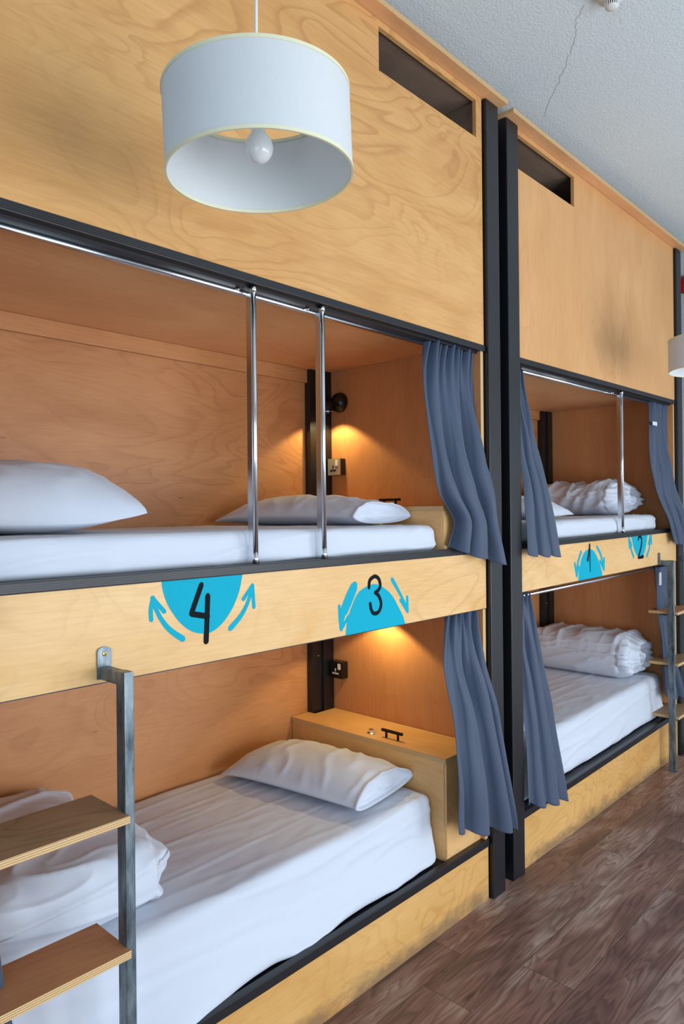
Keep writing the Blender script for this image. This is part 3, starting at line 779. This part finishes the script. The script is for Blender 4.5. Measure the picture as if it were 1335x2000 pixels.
curtain('blue-grey curtain behind the ladder at the right end of the lower far bed',
        [(4.93, .055, 1.315), (4.95, .05, 1.05), (5.00, .03, .75), (5.02, .01, .42)],
        [(5.20, .055, 1.315), (5.20, .04, 1.05), (5.21, .02, .75), (5.30, -.02, .38)],
        2.3, .020, 5.8, tagx=(4.925, 4.965, .018, .020, 1.19, 1.275))
WARP[0] = False

# ------------------------------------------------------------------ ladders
def ladder(label, xs, yf, tread_x, treads, Y=0.0, btop=1.36, arm_z=1.333, mt='tread', foot=True):
    t = thing('bunk_ladder', label, 'ladder', ((xs[0]+xs[1])/2, yf, 0), 'steel ladders with plywood treads')
    s = .026; sy = .040
    for x in xs:
        bm = B(x, x+s, yf, yf+sy, .004, arm_z+.004, bev=.003)
        r = obj('side_rail', bm, M['raw'], t)
        bm = B(x, x+s, yf+sy*.9, Y-.0015, arm_z-.030, arm_z+.002, bev=.003)
        obj('arm', bm, M['raw'], r)
        # rounded fixing tab with a screw
        bm = bmesh.new(); pts = []
        cx = x+s/2; w_ = .019; zt = arm_z+.052
        for a in range(0, 181, 15): pts.append((cx+w_*math.cos(R(a)), zt-w_*.6+w_*.6*math.sin(R(a))))
        pts += [(cx-w_, arm_z-.03), (cx+w_, arm_z-.03)]
        poly_plate(bm, pts, Y-.0055, Y-.0012); tb = obj('fixing_tab', bm, M['raw'], r)
        bm = bmesh.new(); lathe(bm, (cx, Y-.0055, zt-.018), [(.0065, 0), (.006, -.002), (.003, -.0028), (.001, -.0015)], 14, 'y')
        obj('screw', bm, simple('brass_screw', (186, 160, 96), .3, .8), r)
        if foot: obj('foot_plate', B(x-.012, x+s+.004, yf-.006, yf+sy+.004, .0005, .005, bev=.001), M['raw'], r)
    for i, (z, y0, y1, mm) in enumerate(treads):
        bm = B(tread_x[0], tread_x[1], y0, y1, z-.019, z, bev=.0015)
        o = obj('tread', bm, [M[mm], M['edge']], t)
        for p in o.data.polygons:
            if abs(p.normal.z) < .6: p.material_index = 1
        for x in xs:
            bm = bmesh.new(); xa = x-.002 if x > sum(tread_x)/2 else x+s+.002
            lo, hi = sorted((xa, xa+(-.02 if x > sum(tread_x)/2 else .02))); box(bm, lo, hi, yf-.002, min(y1-.02, yf+.10), z-.024, z-.0195)
            obj('tread_bracket', bm, M['steel_dark'], t)
    return t
ladder('raw steel ladder with worn plywood treads at the near bunk', (.498, .896), -.125, (.532, .8995),
       [(.994, -.142, .052, 'tread'), (.668, -.142, .030, 'tread2'), (.33, -.142, .03, 'tread')])
WARP[0] = True
ladder('raw steel ladder with plywood treads at the right end of the far bunk', (4.885, 5.30), -.085, (4.92, 5.297),
       [(1.020, -.10, .09, 'tread2'), (.680, -.10, .09, 'tread'), (.330, -.10, .09, 'tread')], Y=BY, arm_z=1.36)
WARP[0] = False

# ------------------------------------------------------------------ sockets and reading lamps on the head end panel
def socket(label, yc, zc, plate, holes):
    x = 2.7155
    t = thing('wall_socket', label, 'socket', (x, yc, zc-.043))
    obj('back_box', B(x-.036, x, yc-.043, yc+.043, zc-.043, zc+.043, bev=.002), M['black_plastic'], t)
    obj('face_plate', B(x-.044, x-.0362, yc-.043, yc+.043, zc-.043, zc+.043, bev=.002), M[plate], t)
    hy = yc+.004
    for (a, b, w_, h_) in ((.0, .000, .007, .016), (.014, -.018, .014, .008), (-.014, -.018, .014, .008), (0, -.018, .009, .009)):
        obj('pin_opening', B(x-.0452, x-.0438, hy+a-w_/2, hy+a+w_/2, zc+b-h_/2, zc+b+h_/2), M[holes], t)
    obj('rocker_switch', B(x-.048, x-.0442, yc-.032, yc-.014, zc+.004, zc+.034, bev=.0015), M['white_plastic'] if plate != 'black_plastic' else M['white_plastic'], t)
    return t
socket('metal-faced switched socket under the reading lamp in the upper near bed', .868, 1.962, 'grey_metal_plate', 'black_plastic')
socket('black switched socket with white pin openings above the lower near locker', .865, .905, 'black_plastic', 'white_plastic')
def reading_lamp(label, yc, zc, power):
    x = 2.7155
    t = thing('reading_lamp', label, 'lamp', (x, yc, zc), 'round black reading lamps in the near bunk bed')
    bm = bmesh.new(); lathe(bm, (x, yc, zc), [(.046, 0), (.052, -.006), (.052, -.016), (.044, -.034), (.028, -.046), (.010, -.052), (.002, -.053)], 32, 'x')
    obj('wall_dome', bm, M['black_plastic'], t, smooth=True)
    bm = bmesh.new(); tube(bm, [(x-.045, yc, zc-.004), (x-.085, yc-.003, zc-.006), (x-.105, yc-.005, zc-.012)], .006, 10); obj('stem', bm, M['black_plastic'], t, smooth=True)
    hx, hy, hz = x-.105, yc-.005, zc-.045
    bm = bmesh.new(); lathe(bm, (hx, hy, hz), [(.010, .040), (.022, .034), (.028, .012), (.029, -.012)], 24, cap=False); obj('lamp_head', bm, M['black_plastic'], t, smooth=True)
    bm = bmesh.new(); lathe(bm, (hx, hy, hz-.012), [(.027, 0), (.031, 0), (.031, -.006), (.027, -.006), (.027, 0)], 24, cap=False); obj('chrome_ring', bm, M['chrome'], t, label='chrome rim')
    l = bpy.data.lights.new('reading_light', 'SPOT'); l.energy = power; l.color = (1.0, .76, .32); l.spot_size = R(122); l.spot_blend = .22; l.shadow_soft_size = .018
    lo = bpy.data.objects.new('reading_light', l); C.objects.link(lo); lo.parent = t; lo.location = (-.105, -.005, -.066)
    return t
reading_lamp('round black reading lamp beside the corner post in the upper near bed', .852, 2.300, 6.5)
l2 = reading_lamp('black reading lamp tucked under the guard board in the lower near bed', .55, 1.292, 7.0)

# ------------------------------------------------------------------ pendant lamps
obj_plain = obj
def pendant(label, cx, cy, zb, rad=.2, h=.173, ceil=3.66, tilt=(0, 0)):
    PIV = Vector((cx, cy, zb+h)); Rm = Matrix.Rotation(tilt[0], 3, Vector((.685, -.728, 0))) @ Matrix.Rotation(tilt[1], 3, Vector((.728, .685, 0)))
    def obj(name, bm, *a_, **k_):
        if name not in ('flex_cord', 'ceiling_rose'):
            for v in bm.verts: v.co = PIV + Rm @ (v.co - PIV)
        return obj_plain(name, bm, *a_, **k_)
    t = thing('pendant_lamp', label, 'pendant lamp', (cx, cy, zb), 'white drum pendant lamps in a row')
    bm = bmesh.new(); n = 96; th = .0012
    lathe(bm, (cx, cy, zb), [(rad, 0), (rad, h), (rad-th, h), (rad-th, 0), (rad, 0)], n, cap=False)
    bmesh.ops.remove_doubles(bm, verts=bm.verts, dist=1e-6)
    s = obj('lamp_shade', bm, M['shade'], t, smooth=False)
    for p in s.data.polygons: p.use_smooth = True
    s.data.set_sharp_from_angle(angle=R(40))
    for z in (zb, zb+h):
        bm = bmesh.new(); lathe(bm, (cx, cy, z), [(rad+.0016, -.0015), (rad+.0016, .006), (rad-.003, .006), (rad-.003, -.0015), (rad+.0016, -.0015)] if z == zb else [(rad+.0016, -.006), (rad+.0016, .0015), (rad-.003, .0015), (rad-.003, -.006), (rad+.0016, -.006)], n, cap=False)
        obj('shade_trim', bm, M['cream_trim'], s, label='cream edge trim')
    # seam inside the shade
    a = R(170); bm = bmesh.new(); tube(bm, [(cx+(rad-.0022)*math.cos(a), cy+(rad-.0022)*math.sin(a), zb+.004), (cx+(rad-.0022)*math.cos(a), cy+(rad-.0022)*math.sin(a), zb+h-.004)], .0009, 6)
    obj('seam', bm, simple('seam_thread', (120, 110, 104), .8), s)
    # spider ring and spokes
    bm = bmesh.new()
    for k in range(3):
        a = R(120*k+15); tube(bm, [(cx+.022*math.cos(a), cy+.022*math.sin(a), zb+h-.014), (cx+(rad-.003)*math.cos(a), cy+(rad-.003)*math.sin(a), zb+h-.005)], .0015, 8)
    lathe(bm, (cx, cy, zb+h-.016), [(.020, 0), (.024, 0), (.024, .004), (.020, .004), (.020, 0)], 24, cap=False)
    obj('shade_spider', bm, M['white_plastic'], t)
    bm = bmesh.new(); lathe(bm, (cx, cy, zb+.115), [(.018, 0), (.020, .004), (.020, .040), (.013, .048), (.006, .056), (.002, .058)], 24)
    obj('lamp_holder', bm, M['white_plastic'], t, smooth=True)
    bm = bmesh.new(); zb2 = zb+.027
    lathe(bm, (cx, cy, zb2), [(.001, .0), (.010, .0015), (.019, .0065), (.0265, .0155), (.0305, .027), (.0305, .036), (.0285, .045), (.0225, .055), (.0165, .063), (.0145, .072), (.0135, .090)], 32)
    obj('bulb', bm, M['bulb'], t, smooth=True)
    bm = bmesh.new(); tube(bm, [(cx, cy, zb+h-.006), (cx+.002, cy, zb+h+.3), (cx, cy, ceil-.02)], .0035, 10); obj('flex_cord', bm, M['white_plastic'], t, smooth=True)
    bm = bmesh.new(); lathe(bm, (cx, cy, ceil-.035), [(.006, 0), (.035, .010), (.040, .034)], 32); obj('ceiling_rose', bm, M['white_plastic'], t, smooth=True)
    return t
pendant('large white drum pendant lamp hanging before the near bunk', .994, -.525, 2.452, tilt=(R(1.3), R(-2.0)))
pendant('distant white drum pendant lamp cut by the right edge of the photo', 4.16, -.52, 2.475)

# ------------------------------------------------------------------ smoke detector on the ceiling
def smoke(cx, cy, H=3.66):
    t = thing('smoke_detector', 'round white smoke detector on the ceiling', 'smoke detector', (cx, cy, H))
    bm = bmesh.new(); lathe(bm, (cx, cy, H), [(.055, 0), (.055, -.010), (.048, -.026), (.030, -.032)], 40); obj('base', bm, M['white_plastic'], t, smooth=True)
    bm = bmesh.new(); lathe(bm, (cx, cy, H), [(.024, -.056), (.020, -.062), (.002, -.063)], 32); obj('sensor_cap', bm, M['white_plastic'], t, smooth=True)
    bm = bmesh.new(); lathe(bm, (cx, cy, H), [(.018, -.030), (.018, -.057)], 24); obj('sensor_core', bm, M['black_plastic'], t)
    for k in range(20):
        bm = bmesh.new(); a = 2*math.pi*k/20; tube(bm, [(cx+.026*math.cos(a), cy+.026*math.sin(a), H-.030), (cx+.0225*math.cos(a), cy+.0225*math.sin(a), H-.058)], .0022, 6)
        obj('vent_rib', bm, M['white_plastic'], t)
smoke(2.635, -0.631)

# ------------------------------------------------------------------ far end wall fittings just in view at the right edge
def alarm():
    t = thing('fire_alarm_sounder', 'red round fire alarm sounder on the far end wall at the right edge', 'fire alarm', (5.558, 0.034, 3.381))
    bm = bmesh.new(); lathe(bm, (5.558, 0.034, 3.381), [(.055, 0), (.055, -.03), (.045, -.045), (.020, -.055), (.004, -.056)], 32, 'x'); obj('horn', bm, M['red'], t, smooth=True)
    bm = bmesh.new(); lathe(bm, (5.558, 0.034, 3.381), [(.065, 0.0), (.065, -.012), (.056, -.014)], 32, 'x'); obj('base_ring', bm, M['red'], t)
alarm()
